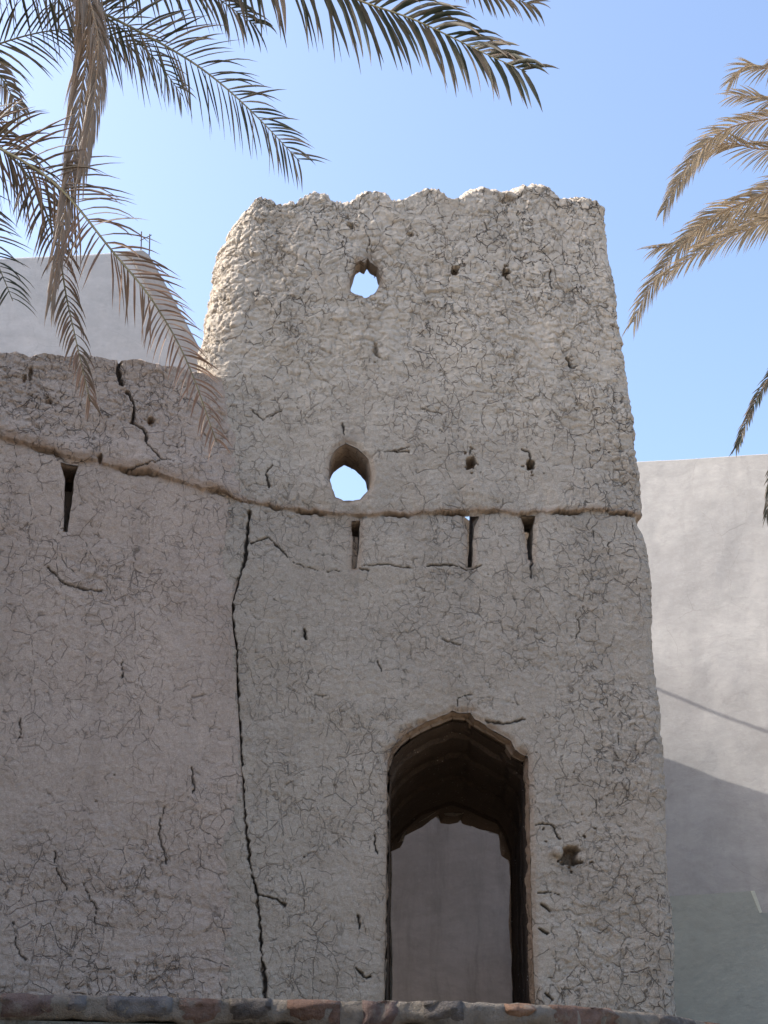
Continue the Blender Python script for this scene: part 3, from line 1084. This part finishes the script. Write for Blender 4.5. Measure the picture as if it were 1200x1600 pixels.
# rest of the house: far left return and back, and an added shade wing
mb = MB()
c = HF.uz(108, 780)
r4 = [(c[0] - .25, .395), (c[0] + .25, .395), (c[0] + .25, .44), (c[0] - .25, .44)]
mb.prism([HF.world(np.array(x), np.array(y), np.array(c[1] - .5)) for x, y in r4], [HF.world(np.array(x), np.array(y), np.array(c[1] + .22)) for x, y in r4])
for (p, q) in (((uh0 - .02, .02), (uh0 + .4, 2.6)), ((uh0 + .4, 2.2), (-.75, 2.6)), ((-7.6, -15.0), (-6.6, 2.6)), ((-6.6, 2.2), (uh0 + .0, 2.6))):  # the tall outer block is an unseen wing added to shade the ground
    r4 = [(p[0], p[1]), (q[0], p[1]), (q[0], q[1]), (p[0], q[1])]
    mb.prism([HF.world(np.array(x), np.array(y), np.array(TER - .1)) for x, y in r4], [HF.world(np.array(x), np.array(y), np.array(7.3 if p[0] == -7.6 else 6.25)) for x, y in r4])
mb.build('side_wall_shade_wing', MUD_H, house)

# ================================================================== buildings behind
def poly_block(name, pts, depth, mat, parent, frame, off=0.0, bevel=0.0, sub=0):
    P = frame.poly(pts, off)
    mb = MB()
    mb.prism([frame.world(np.array(p[0]), np.array(off), np.array(p[1])) for p in P],
             [frame.world(np.array(p[0]), np.array(off + depth), np.array(p[1])) for p in P])
    o = mb.build(name, mat, parent)
    if bevel:
        b = o.modifiers.new('bevel', 'BEVEL')
        b.width = bevel
        b.segments = 3
    return o


PF = Frame((-2.0, 12.6), R(4))
c = PF.uz(60, 600)
pb = thing('plastered_building', 'smooth grey plastered building rising behind the low mud house, right side sloping', 'building',
           tuple(PF.world(np.array(c[0]), np.array(.6), np.array(TER))))
front = [(-420, 412), (-100, 404), (0, 402), (120, 397), (180, 393), (222, 391), (231, 398), (263, 455), (311, 545), (322, 640), (330, 1700), (-420, 1700)]
o = poly_block('wall', front, 1.15, PL_LEFT, pb, PF, 0, .03)
PL_SIDE = plaster('shaded_side_plaster', (.33, .30, .275), (.40, .37, .335), .4, 2.5, .012)
poly_block('sloping_side_band', [(186, 391.5), (223, 389.5), (233, 397), (265, 454), (313, 545), (324, 640), (296, 640), (284, 560), (236, 462), (206, 404)], 1.2, PL_SIDE, pb, PF, -.03, .02)  # rough front band, its darker colour standing in for the shaded side face
mb = MB()
for x, y0, y1 in ((221, 362, 400), (234, 366, 404)):
    p0, p1 = at_y(x - 2, y1 + 8, 13.3), at_y(x, y0, 13.3)
    mb = MB()
    mb.tube([p0, (p0 + p1) / 2 + np.array((.004, 0, 0)), p1], .007, 6)
    mb.build('rebar_rod', STEEL, pb, True)
mb = MB()
mb.tube([at_y(219, 362 + 14, 13.3), at_y(237, 367, 13.3)], .005, 6)
mb.build('tie_wire', STEEL, pb, True)

BW = at_y(1000, 722, 16.5)
BF = Frame((BW[0], BW[1]), R(-26))
bw = thing('plastered_boundary_wall', 'large pale sunlit plastered wall behind the tower on the right, lower half in shade', 'wall',
           tuple(BF.world(np.array(1.5), np.array(.2), np.array(TER))))
# slightly uneven face
tp = BF.poly([(770, 735), (1000, 722), (1200, 710), (1500, 692), (1800, 674)])
ug = np.linspace(tp[0][0], tp[-1][0], 240)
zrow = np.linspace(0, 1, 120)
UG, T = np.meshgrid(ug, zrow)
ZG = (TER - .1) + T * (np.interp(UG, tp[:, 0], tp[:, 1]) - TER + .1)
VG = -.015 * fbm(UG * .9, ZG * .9, 501, 4)
Sw = Shell()
fr_g = BF.world(UG, VG, ZG)
Sw.grid(fr_g, None, {})
tr = fr_g[-1]
Sw.grid(np.stack((tr, tr + np.array((0, 0, .015)) + .02 * BF.V, tr + np.array((0, 0, .015)) + .3 * BF.V, tr * np.array((1, 1, 0)) + np.array((0, 0, TER)) + .3 * BF.V)), None, {})
v_, q_, a_ = Sw.done()
link_mesh('wall_face', v_, q_, PL_BG, bw, True)

rh = thing('rear_house', 'dim streaked plaster house wall seen through the arched doorway', 'house', (-.9, 16.0, TER))
zt = 6.6


def caster(px, py, h):
    """point at height h whose shadow falls on the pale wall at this place"""
    u, z = BF.uz(px, py)
    p = BF.world(np.array(u), np.array(0.), np.array(z))
    ts = np.array(to_sun)
    return p + ts * ((h - z) / ts[2])


A, B = caster(1033, 1183, zt), caster(1206, 1243, zt)
dAB = A - B
A2 = A + dAB * .35
X0, Y0 = -4.6, 15.5
mb = MB()
ft = [(X0, Y0), (B[0] - .3, Y0), (B[0], B[1]), (A2[0], A2[1]), (X0, A2[1] + .6)]
mb.prism([(x, y, TER - .1) for x, y in ft], [(x, y, zt) for x, y in ft])
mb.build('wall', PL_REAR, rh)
mb = MB()
pA, pB = caster(1025, 1075, zt + .55), caster(1206, 1146, zt + .55)
mb.tube([pA + (pA - pB) * .16, (pA + pB) / 2 - np.array((0, 0, .015)), pB + (pB - pA) * .24], .016, 8)
mb.build('shadow_pole', WOOD, rh, True)  # unseen pole added to cast the thin shadow line on the pale wall
for t in (-.12, 1.2):
    q = pA * (1 - t) + pB * t
    mb = MB()
    mb.tube([(q[0], q[1], zt - .02), (q[0], q[1], zt + .55)], .03, 8)
    mb.build('shadow_pole_post', WOOD, rh, True)  # supports for the added shadow pole

GF = Frame((4.0, 13.6), R(-5))
c = GF.uz(1120, 1600)
lw = thing('low_garden_wall', 'low plain grey wall with a stepped top at the foot of the pale wall', 'wall',
           tuple(GF.world(np.array(c[0]), np.array(.15), np.array(TER))))
poly_block('wall', [(900, 1409), (1048, 1400), (1120, 1396), (1172, 1392), (1176, 1394), (1186, 1426), (1420, 1418), (1420, 1800), (900, 1800)], .28, PL_LOW, lw, GF, 0, 0)
poly_block('sloping_end', [(1173, 1392), (1179, 1392), (1191, 1425), (1187, 1427)], .283, PL_CREAM, lw, GF, -.003)

# ================================================================== foreground stone-capped wall
ZC = EYE + .27
edge_px = [(-1500, 1525), (-700, 1537), (-300, 1544), (0, 1549), (150, 1553), (300, 1557), (450, 1560), (600, 1562), (720, 1563), (830, 1567), (930, 1573), (1050, 1584), (1110, 1596), (1160, 1604), (1300, 1622), (1500, 1642), (1900, 1665)]
path = np.array([at_z(x, y, ZC)[:2] for x, y in edge_px])
dd = np.concatenate(([0], np.cumsum(np.hypot(*np.diff(path, axis=0).T))))


def along(s):
    return np.array((np.interp(s, dd, path[:, 0]), np.interp(s, dd, path[:, 1])))


def norm_at(s):
    t = along(s + .15) - along(s - .15)
    t /= np.linalg.norm(t)
    return t, np.array((-t[1], t[0]))   # tangent, into the terrace


s_of = lambda x: np.interp(x, [e[0] for e in edge_px], dd)
sw = thing('stone_capped_wall', 'low rubble garden wall in the foreground, capped with coloured stones in mortar', 'wall', (0, 5.0, 0))
# body
nn = 260
sv = np.linspace(0, dd[-1], nn)
prof = [(.02, 0), (.02, .8), (.02, ZC - .086), (.36, ZC - .086), (.36, 0)]
body = []
for s_ in sv:
    t, nrm = norm_at(s_)
    b = along(s_)
    body.append([(*(b + nrm * (a + .012 * float(noise(np.array(s_ * 5), np.array(h * 3.), 44)))), h) for a, h in prof])
body = np.array(body)
ii = np.arange(nn * 5).reshape(nn, 5)
qq = np.stack((ii[:-1, :-1], ii[1:, :-1], ii[1:, 1:], ii[:-1, 1:]), -1).reshape(-1, 4)
link_mesh('wall_body', body.reshape(-1, 3), qq, RUBBLE, sw, True)


def cap_block(s0, s1, mat, proud, zdrop, name, th=.105, rough_=.008, seed=0):
    """one rough stone of the coping"""
    nx, = (max(4, int((s1 - s0) / .018)),)
    pr = [(.34, -th), (.02, -th), (.0, -th + .012), (-.004, -th * .6), (-.004, -th * .35), (.002, -.012), (.014, 0), (.10, .002), (.22, .002), (.34, -.002)]
    G = []
    for s_ in np.linspace(s0, s1, nx):
        t, nrm = norm_at(s_)
        b = along(s_)
        e_ = min(s_ - s0, s1 - s_)
        rd = .012 * math.exp(-(e_ / .012) ** 2)
        row = []
        for k, (a, h) in enumerate(pr):
            nz = float(fbm(np.array(s_ * 13 + seed), np.array(h * 22 + a * 9), 50 + seed, 3) + .8 * fbm(np.array(s_ * 42 + seed), np.array(h * 60 + a * 20), 57 + seed, 2))
            lo = float(fbm(np.array(s_ * 4.5), np.array(0.3), 91, 3)) * .022 if h < -.5 * th else 0
            row.append((*(b + nrm * (a - proud + rd + rough_ * 1.6 * nz)), ZC - zdrop + h + lo + rough_ * .5 * nz * (1 if h > -.02 else .4)))
        G.append(row)
    G = np.array(G)
    ii = np.arange(nx * len(pr)).reshape(nx, len(pr))
    q = np.stack((ii[:-1, :-1], ii[1:, :-1], ii[1:, 1:], ii[:-1, 1:]), -1).reshape(-1, 4)
    fs_ = [tuple(f) for f in q] + [tuple(ii[0, :]), tuple(ii[-1, ::-1])]
    return link_mesh(name, G.reshape(-1, 3), fs_, mat, sw, True)


cap_block(s_of(-1400), s_of(1850), MORTAR, -.006, .004, 'mortar_bed', .084, .008, 0)
stones = [(-700, -560, 0), (-520, -400, 1), (-370, -250, 4), (-225, -120, 2), (-100, -6, 0), (2, 84, 0), (108, 136, 4), (168, 270, 3), (281, 346, 1), (360, 424, 2), (449, 532, 1), (566, 622, 0), (662, 724, 2),
          (790, 838, 5), (864, 962, 1), (1030, 1085, 2), (1108, 1135, 5), (1170, 1290, 0), (1330, 1450, 4)]
mats = [ST_PURPLE, ST_RUST, ST_BLUE, ST_GREY, ST_GREY, ST_ORANGE]
for i, (a, b, k) in enumerate(stones):
    cap_block(s_of(a), s_of(b), mats[k], .006 + .006 * random.random(), .006 * random.random(), 'cap_stone',
              .070 if k != 5 else .052, .010, i * 3 + 1)

# ================================================================== ground
far = 400
gv = [(-far, -far, 0), (far, -far, 0), (far, far, 0), (-far, far, 0)]
g = link_mesh('ground', np.array(gv), [(0, 1, 2, 3)], SAND, None, False)
g['kind'] = 'structure'
inner = [along(s_) + norm_at(s_)[1] * .2 for s_ in np.linspace(0, dd[-1], 60)]
tv = [(p[0], p[1], TER) for p in inner] + [(far, inner[-1][1] + 60, TER), (far, far, TER), (-far, far, TER), (-far, inner[0][1], TER)]
nt = len(tv)
tv2 = tv + [(x, y, -.1) for x, y, z in tv]
fcs = [tuple(range(nt))] + [(i, (i + 1) % nt, nt + (i + 1) % nt, nt + i) for i in range(nt)]
g = link_mesh('terrace', np.array(tv2), fcs, SAND, None, False)
g['kind'] = 'structure'


# ================================================================== palms
def spline(pts, n):
    p = [np.array(q, float) for q in pts]
    p = [2 * p[0] - p[1]] + p + [2 * p[-1] - p[-2]]
    out = []
    segs = len(p) - 3
    for i in range(n):
        t = i / (n - 1) * segs
        k = min(int(t), segs - 1)
        t -= k
        a, b, c, d = p[k:k + 4]
        out.append(.5 * ((2 * b) + (c - a) * t + (2 * a - 5 * b + 4 * c - d) * t * t + (3 * b - a - 3 * c + d) * t ** 3))
    out = np.array(out)
    d = np.concatenate(([0], np.cumsum(np.linalg.norm(np.diff(out, axis=0), axis=1))))
    tt = np.linspace(0, d[-1], n)
    return np.stack([np.interp(tt, d, out[:, k]) for k in range(3)], -1), d[-1]


def unit(v):
    return v / (np.linalg.norm(v) + 1e-9)


def frond(parent, pts, Lmax=.36, step=.022, width=.020, dry=.2, droop=.35, fold=1.0, start=.12, lmat=None, rmat=None, tipdry=.0,
          spread=1.0, rad=.014, rise=.35, seed=0, end_len=.45, clump=0.0, plane=.8):
    rng = random.Random(seed)
    lmat = lmat or LEAF
    C, Ltot = spline(pts, 60)
    rm = MB()
    rm.tube(C, [rad * (1 - .85 * i / 59) for i in range(60)], 6)
    V, Fs, D, T = [], [], [], []
    nl = int(Ltot * (1 - start) / step)
    up = np.array((0, 0, 1.0))
    for i in range(nl):
        t = start + (1 - start) * (i + rng.random() * .6) / nl
        t = min(t, .999)
        f = t * 59
        k = min(int(f), 58)
        base = C[k] + (C[k + 1] - C[k]) * (f - k)
        tan = unit(C[min(k + 2, 59)] - C[max(k - 1, 0)])
        sd = np.cross(tan, up)
        if np.linalg.norm(sd) < .15:
            sd = np.array((1.0, .2, 0))
        sd = unit(sd)
        ip = unit(np.cross(tan, unit(base - CAMP)))
        ip = ip if ip @ sd > 0 else -ip
        sd = unit((1 - plane) * sd + plane * ip)
        nm = unit(np.cross(sd, tan))
        prof = min(1, (t - start) / .18 + .35) * (1 if t < .5 else 1 - (1 - end_len) * ((t - .5) / .5) ** 1.3)
        for sg in (-1, 1):
            if rng.random() < .09:
                continue
            ang = R(74 - 42 * t ** 1.4 + rng.uniform(-8, 8)) * spread
            rz = rise + rng.uniform(-.2, .2)
            d = unit(tan * math.cos(ang) + math.sin(ang) * unit(sd * sg + nm * rz))
            ln = Lmax * prof * rng.uniform(.82, 1.08)
            dr = min(1, max(0, dry + rng.uniform(-.22, .22) + tipdry * t + (.5 if rng.random() < .08 else 0)))
            wd = width * rng.uniform(.75, 1.1) * (.6 + .4 * prof)
            p = base.copy()
            b0 = len(V)
            ns = 5
            wpr = (.45, .95, 1.0, .8, .45, .04)
            tw = rng.uniform(-.7, .7)
            gk = droop * rng.uniform(.6, 1.4)
            for j in range(ns + 1):
                cr = np.cross(d, nm)
                cr = unit(cr) if np.linalg.norm(cr) > .1 else sd
                n2 = unit(np.cross(cr, d))
                cr = unit(cr * math.cos(tw) + n2 * math.sin(tw))
                n2 = unit(np.cross(cr, d))
                h = wd * .5 * wpr[j]
                V.append(p + cr * h + n2 * h * .7 * fold)
                V.append(p)
                V.append(p - cr * h + n2 * h * .7 * fold)
                D += [dr] * 3
                T += [max(0, (j - 3) / 2.0) * rng.uniform(.2, 1)] * 3
                if j < ns:
                    p = p + d * ln / ns
                    d = unit(d + np.array((0, 0, -1.0)) * gk * .55 + np.array((rng.uniform(-1, 1), rng.uniform(-1, 1), 0)) * .05 + clump * .3 * tan)
            for j in range(ns):
                a = b0 + 3 * j
                Fs += [(a, a + 1, a + 4, a + 3), (a + 1, a + 2, a + 5, a + 4)]
    fo = link_mesh('frond', np.array(V), np.array(Fs), lmat, parent, True, {'dry': D, 'tip': T})
    ra = rm.build('stalk', rmat or RACHIS, parent, True)
    ra.parent = fo
    return fo


def px3(lst):
    return [at_y(x, y, d) for x, y, d in lst]


def trunk(parent, base, top, r0, r1, seed):
    """leaf-scarred palm trunk"""
    rng = random.Random(seed)
    base, top = np.array(base, float), np.array(top, float)
    V, Fs = [], []
    k, rows = 28, 150
    for i in range(rows):
        t = i / (rows - 1)
        c = base + (top - base) * t + np.array((.10 * math.sin(t * 2.2), 0, 0))
        r = r0 + (r1 - r0) * t
        for j in range(k):
            an = 2 * math.pi * j / k
            ph = (i / 9.0 + j * 3 / k) % 1
            rr = r * (1 + .22 * ph * abs(math.sin(an * 4 + (i // 9) * 1.9))) + rng.uniform(-.006, .006)
            V.append(c + np.array((math.cos(an) * rr, math.sin(an) * rr, 0)))
    for i in range(rows - 1):
        for j in range(k):
            m = (j + 1) % k
            Fs.append((i * k + j, i * k + m, (i + 1) * k + m, (i + 1) * k + j))
    Fs.append(tuple((rows - 1) * k + j for j in range(k)))
    link_mesh('trunk', np.array(V), Fs, BARK, parent, False)


# --- near palm, trunk left of the view
C1 = at_y(-150, -170, 6.4)
lp = thing('palm_tree', 'date palm close by at upper left, green and dry fronds hanging over the scene', 'tree', (C1[0] - .25, C1[1] + .1, TER))
trunk(lp, (C1[0] - .25, C1[1] + .1, TER), (C1[0], C1[1], C1[2] - .05), .22, .17, 1)
c1 = (-150, -170, 6.4)
NEAR = [
    dict(pts=px3([c1, (60, -240, 6.3), (330, -105, 6.1), (480, -40, 6.0), (560, 0, 5.9), (650, 32, 5.8), (750, 80, 5.7), (822, 112, 5.6)]), Lmax=.54, width=.030, dry=.14, droop=.42, step=.036, rad=.017),
    dict(pts=px3([c1, (-20, -70, 6.3), (100, -5, 6.2), (170, 25, 6.1), (271, 79, 6.0), (333, 121, 5.9), (396, 177, 5.8), (468, 252, 5.7)]), Lmax=.44, width=.0145, dry=.22, droop=.24, step=.036),
    dict(pts=px3([c1, (30, -190, 6.2), (120, -90, 6.1), (140, 30, 6.0), (128, 140, 6.0), (116, 240, 6.0), (98, 350, 6.0), (80, 470, 6.0)]), plane=.4, Lmax=.50, width=.012, dry=1.0, droop=.8, step=.020, spread=.34, fold=.6, rmat=RACHIS_DRY, end_len=.35, clump=.6, rise=.0),
    dict(pts=px3([c1, (20, -150, 6.1), (110, -60, 6.0), (150, 40, 5.95), (150, 130, 5.95), (140, 200, 5.95), (128, 270, 5.95)]), plane=.5, Lmax=.42, width=.012, dry=.95, droop=.8, step=.022, spread=.40, fold=.6, rmat=RACHIS_DRY, clump=.5, rise=.0),
    dict(pts=px3([c1, (-210, 20, 6.4), (-120, 160, 6.3), (-50, 215, 6.2), (0, 232, 6.1), (90, 290, 6.0), (175, 392, 5.9), (235, 465, 5.85), (290, 560, 5.8), (338, 690, 5.75)]), lmat=LEAF_RUST, Lmax=.46, width=.0145, dry=-.35, tipdry=1.5, droop=.30, step=.034, end_len=.3),
    dict(pts=px3([c1, (-140, 40, 6.3), (-40, 190, 6.3), (40, 270, 6.25), (85, 370, 6.2), (105, 470, 6.2), (124, 555, 6.15), (141, 628, 6.15)]), lmat=LEAF_RUST, Lmax=.36, width=.016, dry=-.1, tipdry=.8, droop=.5, step=.032, spread=.8, end_len=.35),
    dict(pts=px3([c1, (-220, 60, 6.6), (-90, 105, 6.6), (0, 68, 6.5), (80, 48, 6.45), (150, 50, 6.4), (215, 75, 6.4)]), Lmax=.40, width=.015, dry=.2, droop=.34, step=.038),
    dict(pts=px3([c1, (-120, 0, 6.8), (-40, 80, 6.8), (0, 120, 6.8), (18, 148, 6.8), (33, 178, 6.8)]), Lmax=.28, width=.018, dry=.3, tipdry=.4, droop=.5, step=.020),
    dict(pts=px3([c1, (150, -330, 6.9), (450, -200, 6.9), (650, -80, 6.9), (745, -20, 6.9), (835, 8, 6.9)]), Lmax=.36, width=.020, dry=.35, droop=.4, step=.022),
    dict(pts=px3([c1, (-170, 80, 6.5), (-110, 230, 6.5), (-50, 330, 6.5), (-10, 400, 6.45), (20, 470, 6.4)]), Lmax=.48, width=.016, dry=.1, droop=.26, step=.038),
    dict(pts=px3([c1, (0, -110, 6.6), (90, -20, 6.6), (170, 30, 6.6), (240, 90, 6.6), (285, 150, 6.6)]), Lmax=.36, width=.014, dry=.4, droop=.3, step=.040),
    dict(pts=px3([c1, (60, -160, 6.6), (200, -60, 6.6), (310, -20, 6.55), (400, 40, 6.5)]), Lmax=.46, width=.022, dry=.15, droop=.5, step=.038),
]
for i, d in enumerate(NEAR):
    frond(lp, seed=100 + i, **d)
for i in range(9):   # the rest of the crown, beyond the frame
    a = R(100 + 20 * i + random.uniform(-6, 6))
    dx, dy = math.cos(a), math.sin(a)
    if a > R(225):
        dx -= .3
    h = random.uniform(.5, 1.1)
    pts = [C1, C1 + np.array((dx * .6, dy * .6, h)), C1 + np.array((dx * 1.5, dy * 1.5, h + .25)), C1 + np.array((dx * 2.3, dy * 2.3, h - .5)), C1 + np.array((dx * 2.7, dy * 2.7, h - 1.3))]
    frond(lp, pts, seed=200 + i, Lmax=.38, step=.03, width=.022, dry=.15)

# --- far palm, trunk right of the view
C2 = at_y(1520, 240, 12.6)
rp = thing('palm_tree', 'drier date palm at the right edge, tan sunlit fronds curling toward the tower', 'tree', (C2[0] + .3, C2[1], TER))
trunk(rp, (C2[0] + .3, C2[1], TER), (C2[0], C2[1], C2[2] - .05), .26, .2, 2)
c2 = (1520, 240, 12.6)
FAR = [
    [(1300, 70, 12.5), (1200, 106, 12.4), (1168, 102, 12.4), (1140, 128, 12.4)],
    [(1320, 130, 12.3), (1215, 156, 12.2), (1180, 150, 12.2), (1146, 150, 12.2)],
    [(1340, 165, 12.5), (1200, 186, 12.4), (1130, 205, 12.4), (1075, 258, 12.4), (1037, 328, 12.4)],
    [(1340, 190, 12.6), (1210, 232, 12.6), (1140, 224, 12.6), (1100, 240, 12.6), (1060, 290, 12.6)],
    [(1340, 235, 12.2), (1200, 300, 12.2), (1110, 342, 12.2), (1050, 402, 12.2), (1012, 455, 12.2), (990, 503, 12.2)],
    [(1340, 240, 12.4), (1200, 312, 12.4), (1110, 348, 12.4), (1065, 378, 12.4), (1025, 388, 12.4)],
    [(1340, 270, 12.0), (1210, 340, 12.0), (1130, 375, 12.0), (1075, 405, 12.0), (1040, 430, 12.0)],
    [(1340, 290, 12.6), (1220, 335, 12.6), (1150, 350, 12.6), (1090, 385, 12.6)],
    [(1350, 330, 12.4), (1245, 520, 12.4), (1195, 600, 12.4), (1170, 650, 12.4), (1150, 700, 12.4)],
    [(1350, 370, 12.2), (1260, 580, 12.2), (1218, 690, 12.2), (1205, 750, 12.2), (1198, 808, 12.2)],
]
for i, l in enumerate(FAR):
    last = i >= 8
    frond(rp, px3([c2] + l), seed=300 + i, Lmax=.44 if not last else .25, step=.026, width=.0185, dry=.62 if not last else .2, droop=.26, spread=.56, lmat=LEAF_R if not last else LEAF,
          rmat=RACHIS_DRY, rad=.02, start=.15, end_len=.55, rise=.15)
for i in range(9):
    a = R(-80 + 22 * i + random.uniform(-6, 6))
    dx, dy = math.cos(a), math.sin(a)
    h = random.uniform(.5, 1.2)
    pts = [C2, C2 + np.array((dx * .7, dy * .7, h)), C2 + np.array((dx * 1.7, dy * 1.7, h + .3)), C2 + np.array((dx * 2.5, dy * 2.5, h - .6)), C2 + np.array((dx * 2.9, dy * 2.9, h - 1.5))]
    frond(rp, pts, seed=400 + i, Lmax=.38, step=.035, width=.024, dry=.4, lmat=LEAF_R)

# ================================================================== light
sd = bpy.data.lights.new('sun', 'SUN')
sd.energy = 2.0
sd.angle = R(.5)
sd.color = (1.0, .96, .90)
so = bpy.data.objects.new('sun', sd)
COL.objects.link(so)
so.rotation_mode = 'QUATERNION'
so.rotation_quaternion = (-to_sun).to_track_quat('-Z', 'Y')
W = bpy.data.worlds.new('World')
SC.world = W
W.use_nodes = True
nt = W.node_tree
nt.nodes.clear()
sky = nt.nodes.new('ShaderNodeTexSky')
sky.sky_type = 'NISHITA'
sky.sun_disc = False
sky.sun_elevation = SUN_EL
sky.sun_rotation = math.atan2(SUN_AZ[0], SUN_AZ[1])
sky.air_density = 1.0
sky.dust_density = 3.6
sky.ozone_density = 2.5
bg = nt.nodes.new('ShaderNodeBackground')
bg.inputs[1].default_value = .15
wo = nt.nodes.new('ShaderNodeOutputWorld')
nt.links.new(sky.outputs[0], bg.inputs[0])
nt.links.new(bg.outputs[0], wo.inputs[0])
SC.view_settings.view_transform = 'Standard'
SC.view_settings.look = 'None'
SC.view_settings.gamma = 1
SC.view_settings.exposure = 1.38
SC.cycles.max_bounces = 5
SC.cycles.diffuse_bounces = 3
